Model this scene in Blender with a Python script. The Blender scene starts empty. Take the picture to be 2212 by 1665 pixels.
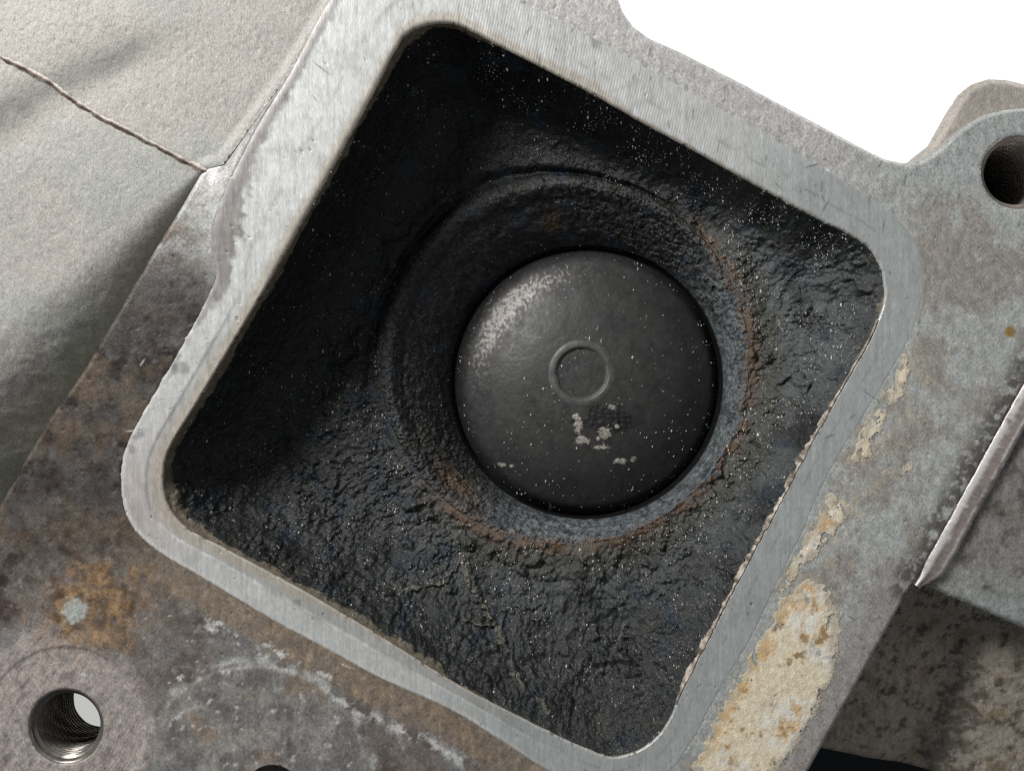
import bpy, math, random
import numpy as np

# ------------------------------------------------------------------ camera, world, lamps, exposure
# 1 unit = 1 cm.  Lengths below are written in steps of K cm (about 0.08 mm), x to the right, y downwards.
C = bpy.context.scene
C.unit_settings.scale_length = 0.01
K = 0.008
CX, CY = 1106.0, 832.5
HFOV = math.radians(45.0)
HD = 1106.0 / math.tan(HFOV / 2)             # camera height over the flange face

cam = bpy.data.cameras.new('camera')
cam.angle = HFOV
cam.sensor_fit = 'HORIZONTAL'
cam.clip_start, cam.clip_end = 0.1, 1000
cam_o = bpy.data.objects.new('camera', cam)
cam_o.location = (0, 0, HD * K)
C.collection.objects.link(cam_o)
C.camera = cam_o

world = bpy.data.worlds.new('World')
C.world = world
world.use_nodes = True
world.node_tree.nodes['Background'].inputs[0].default_value = (0.93, 0.97, 1.0, 1)
world.node_tree.nodes['Background'].inputs[1].default_value = 0.14


def lamp(name, loc, target, power, sx, sy, color=(1, 1, 1)):
    d = bpy.data.lights.new(name, 'AREA')
    d.shape = 'RECTANGLE'
    d.size, d.size_y = sx, sy
    d.energy = power
    d.color = color
    o = bpy.data.objects.new(name, d)
    o.location = loc
    v = [t - l for t, l in zip(target, loc)]
    import mathutils
    o.rotation_euler = mathutils.Vector(v).to_track_quat('-Z', 'Y').to_euler()
    C.collection.objects.link(o)
    return o


lamp('key_lamp', (-21.5, 22.5, 20.5), (0, 0, -1), 19000, 11, 11, (1.0, 0.99, 0.96))
lamp('side_lamp', (24, -3, 9), (6, -2, -1), 330, 5, 5, (1.0, 0.97, 0.94))
lamp('added_backdrop_lamp', (26, 22, -2), (14, 12, -26), 8500, 10, 10)  # added lamp out of view, only there to whiten the backdrop

C.view_settings.view_transform = 'Standard'
C.view_settings.look = 'None'
C.view_settings.exposure = 0.0
C.view_settings.gamma = 1.0
C.render.engine = 'CYCLES'
C.cycles.max_bounces = 6
C.cycles.use_denoising = False

rng = np.random.default_rng(7)


# ------------------------------------------------------------------ numeric helpers
def _hash(ix, iy, iz, seed):
    h = (ix.astype(np.uint32) * np.uint32(374761393) + iy.astype(np.uint32) * np.uint32(668265263)
         + iz.astype(np.uint32) * np.uint32(2246822519) + np.uint32(seed * 1274126177 & 0xffffffff))
    h = (h ^ (h >> np.uint32(13))) * np.uint32(1274126177)
    h = (h ^ (h >> np.uint32(15))) * np.uint32(2246822519)
    return h ^ (h >> np.uint32(16))


def _grad(h, dx, dy, dz=None):
    gx = (h & np.uint32(1023)).astype(np.float32) / 511.5 - 1
    gy = ((h >> np.uint32(10)) & np.uint32(1023)).astype(np.float32) / 511.5 - 1
    if dz is None: return gx * dx + gy * dy
    gz = ((h >> np.uint32(20)) & np.uint32(1023)).astype(np.float32) / 511.5 - 1
    return gx * dx + gy * dy + gz * dz


def vnoise(x, y, z=None, seed=0):
    """gradient noise in about 0..1"""
    x, y = np.asarray(x, np.float32), np.asarray(y, np.float32)
    xf, yf = np.floor(x), np.floor(y)
    fx, fy = x - xf, y - yf
    ux = fx * fx * fx * (fx * (fx * 6 - 15) + 10); uy = fy * fy * fy * (fy * (fy * 6 - 15) + 10)
    xi, yi = xf.astype(np.int64), yf.astype(np.int64)
    if z is None:
        zs = [(np.zeros_like(xi), None)]
    else:
        z = np.asarray(z, np.float32) + 0 * x
        zf = np.floor(z); fz = z - zf; uz = fz * fz * fz * (fz * (fz * 6 - 15) + 10); zi = zf.astype(np.int64)
        zs = [(zi, fz), (zi + 1, fz - 1)]
    r = []
    for zk, dz in zs:
        a = _grad(_hash(xi, yi, zk, seed), fx, fy, dz); b = _grad(_hash(xi + 1, yi, zk, seed), fx - 1, fy, dz)
        c = _grad(_hash(xi, yi + 1, zk, seed), fx, fy - 1, dz); d = _grad(_hash(xi + 1, yi + 1, zk, seed), fx - 1, fy - 1, dz)
        r.append((a + (b - a) * ux) * (1 - uy) + (c + (d - c) * ux) * uy)
    v = r[0] if z is None else r[0] + (r[1] - r[0]) * uz
    return np.clip(0.5 + 0.85 * v, 0, 1)


def domes(x, y, cell, seed, rmin=0.25, rmax=0.6, keep=0.8):
    """rounded lumps scattered one to a cell, height 0..1"""
    x = np.asarray(x, np.float32) / cell; y = np.asarray(y, np.float32) / cell
    xi, yi = np.floor(x).astype(np.int64), np.floor(y).astype(np.int64)
    z0 = np.zeros_like(xi); h = np.zeros_like(x)
    for i in (-1, 0, 1):
        for j in (-1, 0, 1):
            k = _hash(xi + i, yi + j, z0, seed)
            px = xi + i + (k & np.uint32(1023)).astype(np.float32) / 1023; py = yi + j + ((k >> np.uint32(10)) & np.uint32(1023)).astype(np.float32) / 1023
            q = ((k >> np.uint32(20)) & np.uint32(1023)).astype(np.float32) / 1023
            r = rmin + (rmax - rmin) * q
            d2 = ((x - px) ** 2 + (y - py) ** 2) / (r * r)
            h = np.maximum(h, np.sqrt(np.clip(1 - d2, 0, 1)) * r / rmax * (q < keep))
    return h


def fbm(x, y, scale, octv=4, seed=0, z=None, gain=0.5):
    t = 0; amp = 1.0; tot = 0
    c, s = math.cos(0.6), math.sin(0.6)
    x = np.asarray(x, float) / scale; y = np.asarray(y, float) / scale
    zz = None if z is None else np.asarray(z, float) / scale
    for o in range(octv):
        t = t + amp * vnoise(x + 17.3 * o, y - 9.1 * o, None if zz is None else zz + 3.7 * o, seed + o)
        tot += amp; amp *= gain
        x, y = (x * c - y * s) * 2.03, (x * s + y * c) * 2.03
        if zz is not None: zz = zz * 2.03
    return t / tot


def sm(a, b, x):
    t = np.clip((x - a) / (b - a), 0, 1)
    return t * t * (3 - 2 * t)


def mix(a, b, t):
    t = np.asarray(t)[..., None]
    return np.asarray(a) * (1 - t) + np.asarray(b) * t


def catmull(P, closed=True, n=10):
    P = np.array(P, float)
    N = len(P); out = []
    R = range(N) if closed else range(N - 1)
    for i in R:
        if closed:
            p0, p1, p2, p3 = P[(i - 1) % N], P[i], P[(i + 1) % N], P[(i + 2) % N]
        else:
            p0, p1, p2, p3 = P[max(i - 1, 0)], P[i], P[i + 1], P[min(i + 2, N - 1)]
        for k in range(n):
            t = k / n
            # centripetal-ish: damp tangents by neighbour length
            l1 = np.linalg.norm(p2 - p1)
            m1 = (p2 - p0); m1 = m1 / (np.linalg.norm(m1) + 1e-9) * l1 * 0.9
            m2 = (p3 - p1); m2 = m2 / (np.linalg.norm(m2) + 1e-9) * l1 * 0.9
            h00 = 2 * t**3 - 3 * t**2 + 1; h10 = t**3 - 2 * t**2 + t
            h01 = -2 * t**3 + 3 * t**2; h11 = t**3 - t**2
            out.append(h00 * p1 + h10 * m1 + h01 * p2 + h11 * m2)
    if not closed: out.append(P[-1])
    return np.array(out)


def resample(P, step, closed=True):
    P = np.array(P, float)
    if closed: P = np.vstack([P, P[:1]])
    L = np.r_[0, np.cumsum(np.linalg.norm(np.diff(P, axis=0), axis=1))]
    n = max(int(L[-1] / step), 3)
    t = np.linspace(0, L[-1], n, endpoint=not closed)
    return np.c_[np.interp(t, L, P[:, 0]), np.interp(t, L, P[:, 1])]


def seg_dist(x, y, P, closed=False):
    """distance to a polyline, and the arc position of the nearest point"""
    P = np.array(P, float)
    if closed: P = np.vstack([P, P[:1]])
    best = np.full(x.shape, 1e9); arc = np.zeros(x.shape); L = 0
    for a, b in zip(P[:-1], P[1:]):
        ab = b - a; l2 = ab @ ab
        if l2 == 0: continue
        t = np.clip(((x - a[0]) * ab[0] + (y - a[1]) * ab[1]) / l2, 0, 1)
        d = np.hypot(x - a[0] - t * ab[0], y - a[1] - t * ab[1])
        m = d < best
        best = np.where(m, d, best); arc = np.where(m, L + t * math.sqrt(l2), arc)
        L += math.sqrt(l2)
    return best, arc


def inside(x, y, P):
    P = np.array(P, float); r = np.zeros(x.shape, bool); N = len(P)
    for i in range(N):
        x1, y1 = P[i]; x2, y2 = P[(i + 1) % N]
        if y1 == y2: continue
        c = ((y1 > y) != (y2 > y)) & (x < (x2 - x1) * (y - y1) / (y2 - y1) + x1)
        r ^= c
    return r


def poly_sdf(x, y, P):
    d, _ = seg_dist(x, y, P, True)
    return np.where(inside(x, y, P), -d, d)


def true(X, Y, Z):
    """plan position of a point seen at (X, Y) on the face plane but lying at height Z"""
    f = (HD - np.asarray(Z, float)) / HD
    return CX + (np.asarray(X, float) - CX) * f, CY + (np.asarray(Y, float) - CY) * f


def W(x, y, z):
    return np.c_[(np.ravel(x) - CX) * K, (CY - np.ravel(y)) * K, np.ravel(z) * K].astype(np.float32)


# ------------------------------------------------------------------ object helpers
def make_mesh(name, co, quads, tris=None, col=None, mat=None, parent=None, smooth=True):
    me = bpy.data.meshes.new(name)
    quads = np.asarray(quads, np.int32).reshape(-1, 4)
    tris = np.zeros((0, 3), np.int32) if tris is None else np.asarray(tris, np.int32).reshape(-1, 3)
    loops = np.r_[quads.ravel(), tris.ravel()].astype(np.int32)
    starts = np.r_[np.arange(len(quads)) * 4, len(quads) * 4 + np.arange(len(tris)) * 3].astype(np.int32)
    me.vertices.add(len(co)); me.vertices.foreach_set('co', np.asarray(co, np.float32).ravel())
    me.loops.add(len(loops)); me.loops.foreach_set('vertex_index', loops)
    me.polygons.add(len(starts)); me.polygons.foreach_set('loop_start', starts)
    me.polygons.foreach_set('use_smooth', np.full(len(starts), smooth))
    me.update(calc_edges=True)
    if col is not None:
        a = me.color_attributes.new('tone', 'FLOAT_COLOR', 'POINT')
        c = np.ones((len(co), 4), np.float32); c[:, :3] = np.asarray(col).reshape(-1, 3)
        a.data.foreach_set('color', c.ravel())
    me.validate()
    if mat: me.materials.append(mat)
    o = bpy.data.objects.new(name, me)
    C.collection.objects.link(o)
    if parent: o.parent = parent
    return o


def strip_faces(rows, cols, wrap, flip=False):
    r = np.arange(rows - 1)[:, None]; c = np.arange(cols if wrap else cols - 1)[None, :]
    c2 = (c + 1) % cols
    f = np.stack([r * cols + c, r * cols + c2, (r + 1) * cols + c2, (r + 1) * cols + c], -1).reshape(-1, 4)
    return f[:, ::-1] if flip else f


def sdf_grid(sdf, x0, y0, x1, y1, step):
    """grid of quads clipped to sdf <= 0, its border snapped to the outline; returns x, y, quads, tris, sdf"""
    xs = np.arange(x0, x1 + step, step); ys = np.arange(y0, y1 + step, step)
    X, Y = np.meshgrid(xs, ys)
    D = sdf(X, Y)
    gy, gx = np.gradient(D, step)
    g = np.hypot(gx, gy) + 1e-6
    near = (D > -0.35 * step) & (D < 0.72 * step)
    X = np.where(near, X - D * gx / g / g, X); Y = np.where(near, Y - D * gy / g / g, Y)
    D = np.where(near, 0, D)
    ok = D <= 0.001
    R, Cn = X.shape
    idx = np.arange(R * Cn).reshape(R, Cn)
    q = np.stack([idx[1:, :-1], idx[1:, 1:], idx[:-1, 1:], idx[:-1, :-1]], -1).reshape(-1, 4)   # y is downwards
    k = ok.ravel()[q]; n = k.sum(1)
    quads = q[n == 4]
    t3 = q[n == 3]; k3 = k[n == 3]
    tris = t3[k3].reshape(-1, 3)
    used = np.unique(np.r_[quads.ravel(), tris.ravel()])
    remap = np.full(R * Cn, -1); remap[used] = np.arange(len(used))
    return X.ravel()[used], Y.ravel()[used], remap[quads], remap[tris], D.ravel()[used]


# ------------------------------------------------------------------ materials
def material(name, rough=0.5, metallic=0.0, spec=0.5, grain=0.25, grain_scale=6.0, stretch=(1, 0.45, 1),
             bump=0.25, bump_dist=0.02, rot=0.08, base=None, rough_var=0.12, grain2=0.12, scratch=0.0):
    m = bpy.data.materials.new(name); m.use_nodes = True
    nt = m.node_tree; N = nt.nodes; L = nt.links
    bs = N['Principled BSDF']
    tc = N.new('ShaderNodeTexCoord'); mp = N.new('ShaderNodeMapping')
    mp.inputs['Scale'].default_value = stretch; mp.inputs['Rotation'].default_value = (0, 0, rot)
    L.new(tc.outputs['Object'], mp.inputs['Vector'])
    n1 = N.new('ShaderNodeTexNoise'); n1.inputs['Scale'].default_value = grain_scale
    n1.inputs['Detail'].default_value = 5; n1.inputs['Roughness'].default_value = 0.65
    L.new(mp.outputs[0], n1.inputs['Vector'])
    n2 = N.new('ShaderNodeTexNoise'); n2.inputs['Scale'].default_value = grain_scale * 4.2
    n2.inputs['Detail'].default_value = 3; n2.inputs['Roughness'].default_value = 0.7
    L.new(mp.outputs[0], n2.inputs['Vector'])
    r1 = N.new('ShaderNodeMapRange'); r1.inputs[1].default_value = 0.3; r1.inputs[2].default_value = 0.7
    r1.inputs[3].default_value = 1 - grain; r1.inputs[4].default_value = 1 + grain
    L.new(n1.outputs['Fac'], r1.inputs[0])
    r2 = N.new('ShaderNodeMapRange'); r2.inputs[1].default_value = 0.3; r2.inputs[2].default_value = 0.7
    r2.inputs[3].default_value = 1 - grain2; r2.inputs[4].default_value = 1 + grain2
    L.new(n2.outputs['Fac'], r2.inputs[0])
    mu = N.new('ShaderNodeMath'); mu.operation = 'MULTIPLY'
    L.new(r1.outputs[0], mu.inputs[0]); L.new(r2.outputs[0], mu.inputs[1])
    vm = N.new('ShaderNodeVectorMath'); vm.operation = 'SCALE'
    if base is None:
        at = N.new('ShaderNodeAttribute'); at.attribute_name = 'tone'
        L.new(at.outputs['Color'], vm.inputs[0])
    else:
        vm.inputs[0].default_value = base[:3]
    if scratch > 0:
        prev = mu
        for k, (ang_, sc_) in enumerate(((0.16, 26), (-0.52, 20), (0.9, 17))):
            m2 = N.new('ShaderNodeMapping'); m2.inputs['Rotation'].default_value = (0, 0, ang_)
            m2.inputs['Scale'].default_value = (1, 0.035, 1); m2.inputs['Location'].default_value = (k * 7.3, k * 3.1, 0)
            L.new(tc.outputs['Object'], m2.inputs['Vector'])
            ns = N.new('ShaderNodeTexNoise'); ns.inputs['Scale'].default_value = sc_; ns.inputs['Detail'].default_value = 2
            L.new(m2.outputs[0], ns.inputs['Vector'])
            mr = N.new('ShaderNodeMapRange'); mr.inputs[1].default_value = 0.30; mr.inputs[2].default_value = 0.70
            mr.inputs[3].default_value = 1 - scratch; mr.inputs[4].default_value = 1 + scratch
            L.new(ns.outputs['Fac'], mr.inputs[0])
            mm = N.new('ShaderNodeMath'); mm.operation = 'MULTIPLY'
            L.new(prev.outputs[0], mm.inputs[0]); L.new(mr.outputs[0], mm.inputs[1]); prev = mm
        mu = prev
    L.new(mu.outputs[0], vm.inputs['Scale'])
    L.new(vm.outputs[0], bs.inputs['Base Color'])
    rr = N.new('ShaderNodeMapRange'); rr.inputs[1].default_value = 0.3; rr.inputs[2].default_value = 0.7
    rr.inputs[3].default_value = max(rough - rough_var, 0.05); rr.inputs[4].default_value = min(rough + rough_var, 1)
    L.new(n1.outputs['Fac'], rr.inputs[0]); L.new(rr.outputs[0], bs.inputs['Roughness'])
    bs.inputs['Metallic'].default_value = metallic
    bs.inputs['Specular IOR Level'].default_value = spec
    ad = N.new('ShaderNodeMath'); ad.operation = 'MULTIPLY_ADD'; ad.inputs[1].default_value = 0.6
    L.new(n2.outputs['Fac'], ad.inputs[0]); L.new(n1.outputs['Fac'], ad.inputs[2])
    bp = N.new('ShaderNodeBump'); bp.inputs['Strength'].default_value = bump; bp.inputs['Distance'].default_value = bump_dist
    L.new(ad.outputs[0], bp.inputs['Height']); L.new(bp.outputs[0], bs.inputs['Normal'])
    return m


M_land = material('machined_aluminium', 0.42, 0.25, 0.5, 0.07, 7, (1.6, 0.35, 1), 0.2, 0.02, 0.1, scratch=0.045, grain2=0.16)
M_flange = material('stained_aluminium', 0.5, 0.15, 0.45, 0.24, 8, (1, 0.6, 1), 0.4, 0.03, 0.5, grain2=0.34, scratch=0.03)
M_cast = material('sand_cast_aluminium', 0.55, 0.1, 0.4, 0.15, 11, (1, 0.42, 1), 0.45, 0.03, 0.12, grain2=0.3)
M_carbon = material('carbon_crust', 0.42, 0.0, 0.4, 0.35, 9, (1, 0.75, 1), 0.65, 0.05, 0.1, grain2=0.35)
M_valve = material('sooty_steel', 0.52, 0.1, 0.45, 0.18, 7, (1, 0.8, 1), 0.12, 0.02, 0.1)
M_thread = material('threaded_steel', 0.30, 0.5, 0.5, 0.12, 8, (1, 1, 1), 0.1, 0.01)
M_residue = material('gasket_paper', 0.75, 0.0, 0.25, 0.15, 9, (1, 0.6, 1), 0.6, 0.04, 0.4)
M_bright = material('bare_bright_metal', 0.38, 0.2, 0.5, 0.10, 6, (1, 1, 1), 0.25, 0.02)
M_crumb = material('pale_dust_glint', 0.35, 0.0, 0.6, 0.1, 5, (1, 1, 1), 0.0, 0.01)
M_paper = material('white_paper', 0.9, 0.0, 0.1, 0.01, 1, (1, 1, 1), 0.0, 0.01, base=(0.9, 0.9, 0.9), grain2=0.01)
M_black = material('gap_shade_black', 0.5, 0.0, 0.3, 0.15, 2, (1, 1, 1), 0.1, 0.02, base=(0.006, 0.008, 0.011))


def thing(name, label, cat):
    o = bpy.data.objects.new(name, None); C.collection.objects.link(o)
    o['label'] = label; o['category'] = cat
    return o


# ------------------------------------------------------------------ outlines
PORT = catmull([(862, 99), (872, 82), (901, 63), (938, 52), (976, 52), (1005, 61), (1080, 100), (1266, 196), (1400, 272),
                (1510, 332), (1640, 405), (1760, 470), (1845, 513), (1880, 540), (1903, 580), (1911, 625), (1904, 670),
                (1880, 728), (1840, 800), (1760, 940), (1690, 1075), (1640, 1165), (1580, 1278), (1520, 1395), (1475, 1482),
                (1450, 1545), (1420, 1590), (1370, 1624), (1320, 1634), (1260, 1614), (1200, 1586), (1000, 1484), (820, 1372),
                (660, 1277), (480, 1180), (410, 1144), (371, 1105), (355, 1060), (356, 1000), (372, 958), (420, 880),
                (500, 748), (580, 613), (660, 470), (760, 290), (820, 178), (848, 122)])
LAND = catmull([(716, -10), (790, -75), (880, -100), (1000, -62), (1136, 11), (1266, 74), (1452, 178), (1620, 272), (1780, 365),
                (1880, 425), (1929, 461), (1966, 502), (1990, 550), (1998, 600), (1990, 661), (1966, 732), (1899, 847),
                (1817, 977), (1760, 1085), (1740, 1139), (1676, 1268), (1620, 1385), (1546, 1507), (1501, 1593), (1445, 1668),
                (1370, 1700), (1290, 1698), (1180, 1662), (1080, 1598), (968, 1530), (819, 1464), (708, 1403), (595, 1343),
                (428, 1243), (346, 1195), (298, 1154), (270, 1109), (260, 1051), (262, 996), (283, 936), (383, 761),
                (440, 655), (466, 590), (452, 525), (464, 465), (484, 410), (508, 355), (560, 258), (622, 158)])
OUTER = [(900, -350), (1320, -350), (1322, -80), (1330, -18), (1345, 25), (1368, 57), (1402, 82), (1470, 112), (1600, 178),
         (1760, 264), (1880, 328), (1915, 344), (1950, 352), (1985, 349), (2010, 337), (2040, 312), (2070, 285), (2100, 262),
         (2130, 247), (2170, 237), (2212, 232), (2260, 240), (2300, 265), (2330, 300), (2345, 350), (2350, 590), (2212, 832),
         (1990, 1240), (1972, 1266), (1955, 1291), (1747, 1665), (1580, 1965), (-350, 1965), (-350, 1701), (0, 1089),
         (37, 1022), (104, 907), (179, 802), (260, 665), (338, 532), (387, 454), (432, 376), (446, 360), (482, 352),
         (558, 245), (622, 158), (720, 0)]
HOLES = [(141, 1569, 80), (2200, 372, 80)]
SMALL = (588, 1712, 62)                      # bore cut by the lower border of the view
LEFT_EDGE = [(-350, 1701), (0, 1089), (37, 1022), (104, 907), (179, 802), (260, 665), (338, 532), (387, 454), (438, 372)]
UP_EDGE = [(446, 360), (482, 352), (558, 245), (622, 158), (720, 0), (900, -350)]
RIGHT_EDGE = [(2350, 590), (2212, 832), (1990, 1240), (1972, 1266)]

casting = thing('engine_casting', 'grey aluminium engine casting whose square sooty port has a bright machined border', 'engine casting')


_r = np.random.default_rng(23)
NICKS = []
for _ in range(70):                                 # x, y, angle, half length, width, tone
    NICKS.append((_r.uniform(850, 2100), _r.uniform(-20, 520), _r.normal(1.75, 0.3), _r.uniform(3, 16), _r.uniform(1.2, 2.2), 0.16))
for _ in range(80):
    NICKS.append((_r.uniform(0, 2150), _r.uniform(100, 1660), _r.uniform(0, 3.14), _r.uniform(3, 22), _r.uniform(1.0, 2.0), _r.choice([0.10, 0.14, 0.66])))


def nick(col, x, y):
    for X, Y, an, hl, w, tn_ in NICKS:
        m = (np.abs(x - X) < 30) & (np.abs(y - Y) < 30)
        if not m.any(): continue
        u = (x[m] - X) * math.cos(an) + (y[m] - Y) * math.sin(an); v = -(x[m] - X) * math.sin(an) + (y[m] - Y) * math.cos(an)
        v = v + 0.03 * u * u / max(hl, 6)
        col[m] = mix(col[m], (tn_, tn_ * .97, tn_ * .94), np.exp(-(u / hl) ** 4 - (v / w) ** 2) * 0.75)
    return col


# ------------------------------------------------------------------ flange face
def flange_sdf(x, y):
    d = poly_sdf(x, y, OUTER)
    d = np.maximum(d, 12 - poly_sdf(x, y, PORT[::3]))
    for hx, hy, hr in HOLES + [SMALL]:
        d = np.maximum(d, hr - np.hypot(x - hx, y - hy))
    return d


def flange_tone(x, y):
    n1 = fbm(x, y, 130, 5, 1); n2 = fbm(x, y, 40, 4, 5); n3 = fbm(x * 1.0, y * 0.5, 14, 3, 9)
    n4 = fbm(x, y, 60, 5, 21, gain=0.62)
    dl, _ = seg_dist(x, y, LAND[::4], True)
    # clean grey of the right half, browned in drifts
    col = mix((0.42, 0.44, 0.43), (0.49, 0.505, 0.49), n2)
    t = sm(0.47, 0.62, n1 * 0.6 + n4 * 0.4 + 0.20 * np.exp(-((x - 2060) ** 2 + (y - 570) ** 2) / 110 ** 2)
           + 0.09 * np.exp(-((x - 2170) ** 2 + (y - 630) ** 2) / 60 ** 2) + 0.06 * np.exp(-((x - 1960) ** 2 + (y - 960) ** 2) / 120 ** 2))
    col = mix(col, (0.33, 0.295, 0.265), t * 0.8)
    # strip by the lower right edge
    de, ae = seg_dist(x, y, [(1955, 1291), (1747, 1665), (1580, 1965)])
    col = mix(col, (0.33, 0.30, 0.29), sm(120, 40, de + 40 * (n2 - .5)) * 0.7)
    # top border beyond the groove: pinkish
    col = mix(col, mix((0.46, 0.43, 0.415), (0.56, 0.565, 0.555), n2 * .6 + n3 * .4), sm(520, 360, y) * sm(1950, 1750, x))
    # ear
    col = mix(col, (0.43, 0.45, 0.44), sm(460, 380, y) * sm(1900, 2000, x))
    # stained lower left
    side = (x - 440) * 0.0 + y - (1480 - 0.0 * x)
    left = np.maximum(sm(760, 560, x + (y - 900) * -0.55), sm(1260, 1380, y - (x - 500) * 0.62 + 120))
    left = left * sm(1500, 1380, x - (y - 1665) * 0.5)
    brown = mix((0.12, 0.10, 0.09), (0.23, 0.205, 0.19), sm(0.3, 0.72, n4))
    brown = mix(brown, (0.055, 0.035, 0.03), sm(0.50, 0.64, fbm(x, y, 75, 5, 33, gain=0.62)) * sm(1250, 1000, y + 0.6 * x - 260))
    brown = mix(brown, (0.33, 0.305, 0.29), sm(0.6, 0.74, fbm(x, y, 26, 4, 41)) * 0.6)
    brown = mix(brown, (0.20, 0.205, 0.205), sm(0.5, 0.65, fbm(x, y, 150, 3, 47)) * sm(1250, 1400, y) * 0.7)
    # bare grey scuffs near the nub
    brown = mix(brown, (0.34, 0.34, 0.335), sm(0.42, 0.62, n2) * sm(230, 60, np.hypot(x - 440, (y - 450) * 0.8)))
    brown = brown * (1 - 0.16 * sm(1450, 1250, y)[..., None])
    brown = brown * (1 - 0.32 * sm(1180, 1000, y) * sm(480, 620, y))[..., None]
    brown = brown * (1 - 0.40 * sm(1300, 1150, y) * sm(520, 640, y))[..., None]
    brown = mix(brown, (0.13, 0.095, 0.065), sm(0.5, 0.64, fbm(x, y, 110, 4, 34)) * sm(1250, 1100, y) * 0.6)
    brown = mix(brown, (0.48, 0.45, 0.43), sm(0.70, 0.78, fbm(x * .9 + y * .3, y * .6 - x * .2, 8, 3, 99)) * sm(1150, 1400, y) * 0.8)
    col = mix(col, brown, left)
    col = mix(col, (0.70, 0.69, 0.68), sm(20, 8, np.hypot(x - 461, (y - 384) * .8) + 14 * (n2 - .5)))
    # tan band outside the lower left land
    dd = dl + 26 * (fbm(x, y, 50, 4, 55) - .5)
    band = sm(75, 48, dd) * left * sm(1120, 1300, y)
    col = mix(col, mix((0.22, 0.175, 0.135), (0.36, 0.27, 0.18), sm(0.42, 0.7, n3 * .5 + n2 * .5)), band * 0.75)
    # broken pale scuffs along that band
    sc = np.exp(-((dd - 82) / 13.0) ** 2) * sm(0.48, 0.60, fbm(x, y, 40, 5, 61, gain=.7)) * sm(1290, 1380, y) * sm(300, 420, x) * left
    col = mix(col, (0.56, 0.555, 0.54), np.clip(sc * 1.15, 0, 1))
    for (sx, sy, rx, ry, a) in [(600, 1405, 62, 16, 0.5), (480, 1350, 60, 13, 0.55), (390, 1465, 30, 14, -0.3), (700, 1455, 50, 12, 0.5)]:
        u = (x - sx) * math.cos(a) + (y - sy) * math.sin(a); v = -(x - sx) * math.sin(a) + (y - sy) * math.cos(a)
        g = np.exp(-(u / rx) ** 2 - (v / ry) ** 2)
        nn = fbm(x, y, 22, 5, 95, gain=.7)
        col = mix(col, (0.60, 0.60, 0.58), sm(0.56, 0.78, g * 0.55 + 1.5 * (nn - .5) * sm(0.02, 0.3, g) + 0.15) * sm(0.02, 0.2, g))
    # pad arc round the bore at the bottom
    rp = np.hypot(x - 548, (y - 1690) * 1.0)
    pad = sm(262, 246, rp + 16 * (n2 - .5))
    col = mix(col, mix((0.17, 0.165, 0.16), (0.33, 0.315, 0.30), sm(0.36, 0.68, n4)), pad * 0.8)
    col = mix(col, (0.27, 0.20, 0.14), pad * sm(0.56, 0.72, fbm(x, y, 90, 4, 71)) * 0.6)
    col = mix(col, (0.55, 0.545, 0.53), pad * sm(0.62, 0.72, fbm(x, y, 20, 4, 77)) * 0.8)
    col = mix(col, (0.46, 0.46, 0.45), np.exp(-((rp - 262 - 12 * (n2 - .5)) / 9) ** 2) * sm(0.42, 0.6, fbm(x, y, 45, 3, 79)) * 0.8)
    # pinkish spot face round the lower left bolt hole, turned rings
    rb = np.hypot(x - 141, y - 1569)
    boss = sm(215, 160, rb + 90 * (n4 - .5) + 50 * (n2 - .5) - 55 * np.clip(-(y - 1569) / 200 - 0.35, 0, 1) * sm(200, 60, x))
    rings = 0.5 + 0.5 * np.sin(rb / 7.5 * 2 * np.pi + 3 * n2)
    pink = mix((0.33, 0.285, 0.265), (0.48, 0.425, 0.40), rings * 0.35 + 0.65 * n3)
    col = mix(col, pink, boss * 0.85 * (0.55 + 0.9 * sm(0.35, 0.6, fbm(x * 0.8 + y * .6, (y * .8 - x * 0.6) * 0.25, 11, 4, 97)).clip(0, 1)).clip(0, 1.1))
    # rust bloom with a pale spot
    q = np.hypot((x - 205) / 150, (y - 1312) / 115)
    ru = sm(1.15, 0.35, q + 1.3 * (n4 - .5) + 0.7 * (n2 - .5)) * (0.45 + 0.55 * sm(0.38, 0.54, fbm(x, y, 20, 4, 85, gain=.65)))
    col = mix(col, mix((0.11, 0.065, 0.035), (0.38, 0.235, 0.12), sm(0.34, 0.66, fbm(x, y, 34, 4, 83, gain=.62))), ru * 0.9)
    q = np.hypot((x - 163) / 38, (y - 1318) / 30)
    col = mix(col, (0.46, 0.52, 0.50), 0.75 * sm(1.0, 0.45, q + 2.8 * (fbm(x, y, 26, 5, 87, gain=.68) - .5)))
    # dark crust beside the right chamfer
    dr, ar = seg_dist(x, y, RIGHT_EDGE)
    crust = sm(66, 22, dr + 50 * (n4 - .5)) * sm(0.36, 0.52, fbm(x, y, 26, 4, 91, gain=.62))
    col = mix(col, (0.085, 0.07, 0.065), crust * 0.85)
    # ochre drop
    col = mix(col, (0.33, 0.22, 0.08), sm(16, 8, np.hypot(x - 2183, y - 716) + 6 * (n3 - .5)))
    dh, _ = seg_dist(x, y, [(1945, 800), (1870, 985), (1800, 1080), (1730, 1230), (1740, 1400), (1640, 1620)])
    col = mix(col, (0.52, 0.46, 0.36), sm(120, 40, dh + 90 * (n4 - .5)) * sm(0.45, 0.6, n2 * .6 + n3 * .4) * sm(0, 6, dl) * 0.6)
    # small dark pits
    p = sm(0.80, 0.88, vnoise(x / 7.0, y / 11.0, seed=101)) * sm(0.45, 0.6, n4)
    col = mix(col, col * 0.35, p * 0.55)
    due_, _ = seg_dist(x, y, UP_EDGE[1:])
    col = mix(col, (0.16, 0.15, 0.145), sm(15, 6, due_ + 10 * (n3 - .5)) * sm(500, 350, y) * 0.9)
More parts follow.
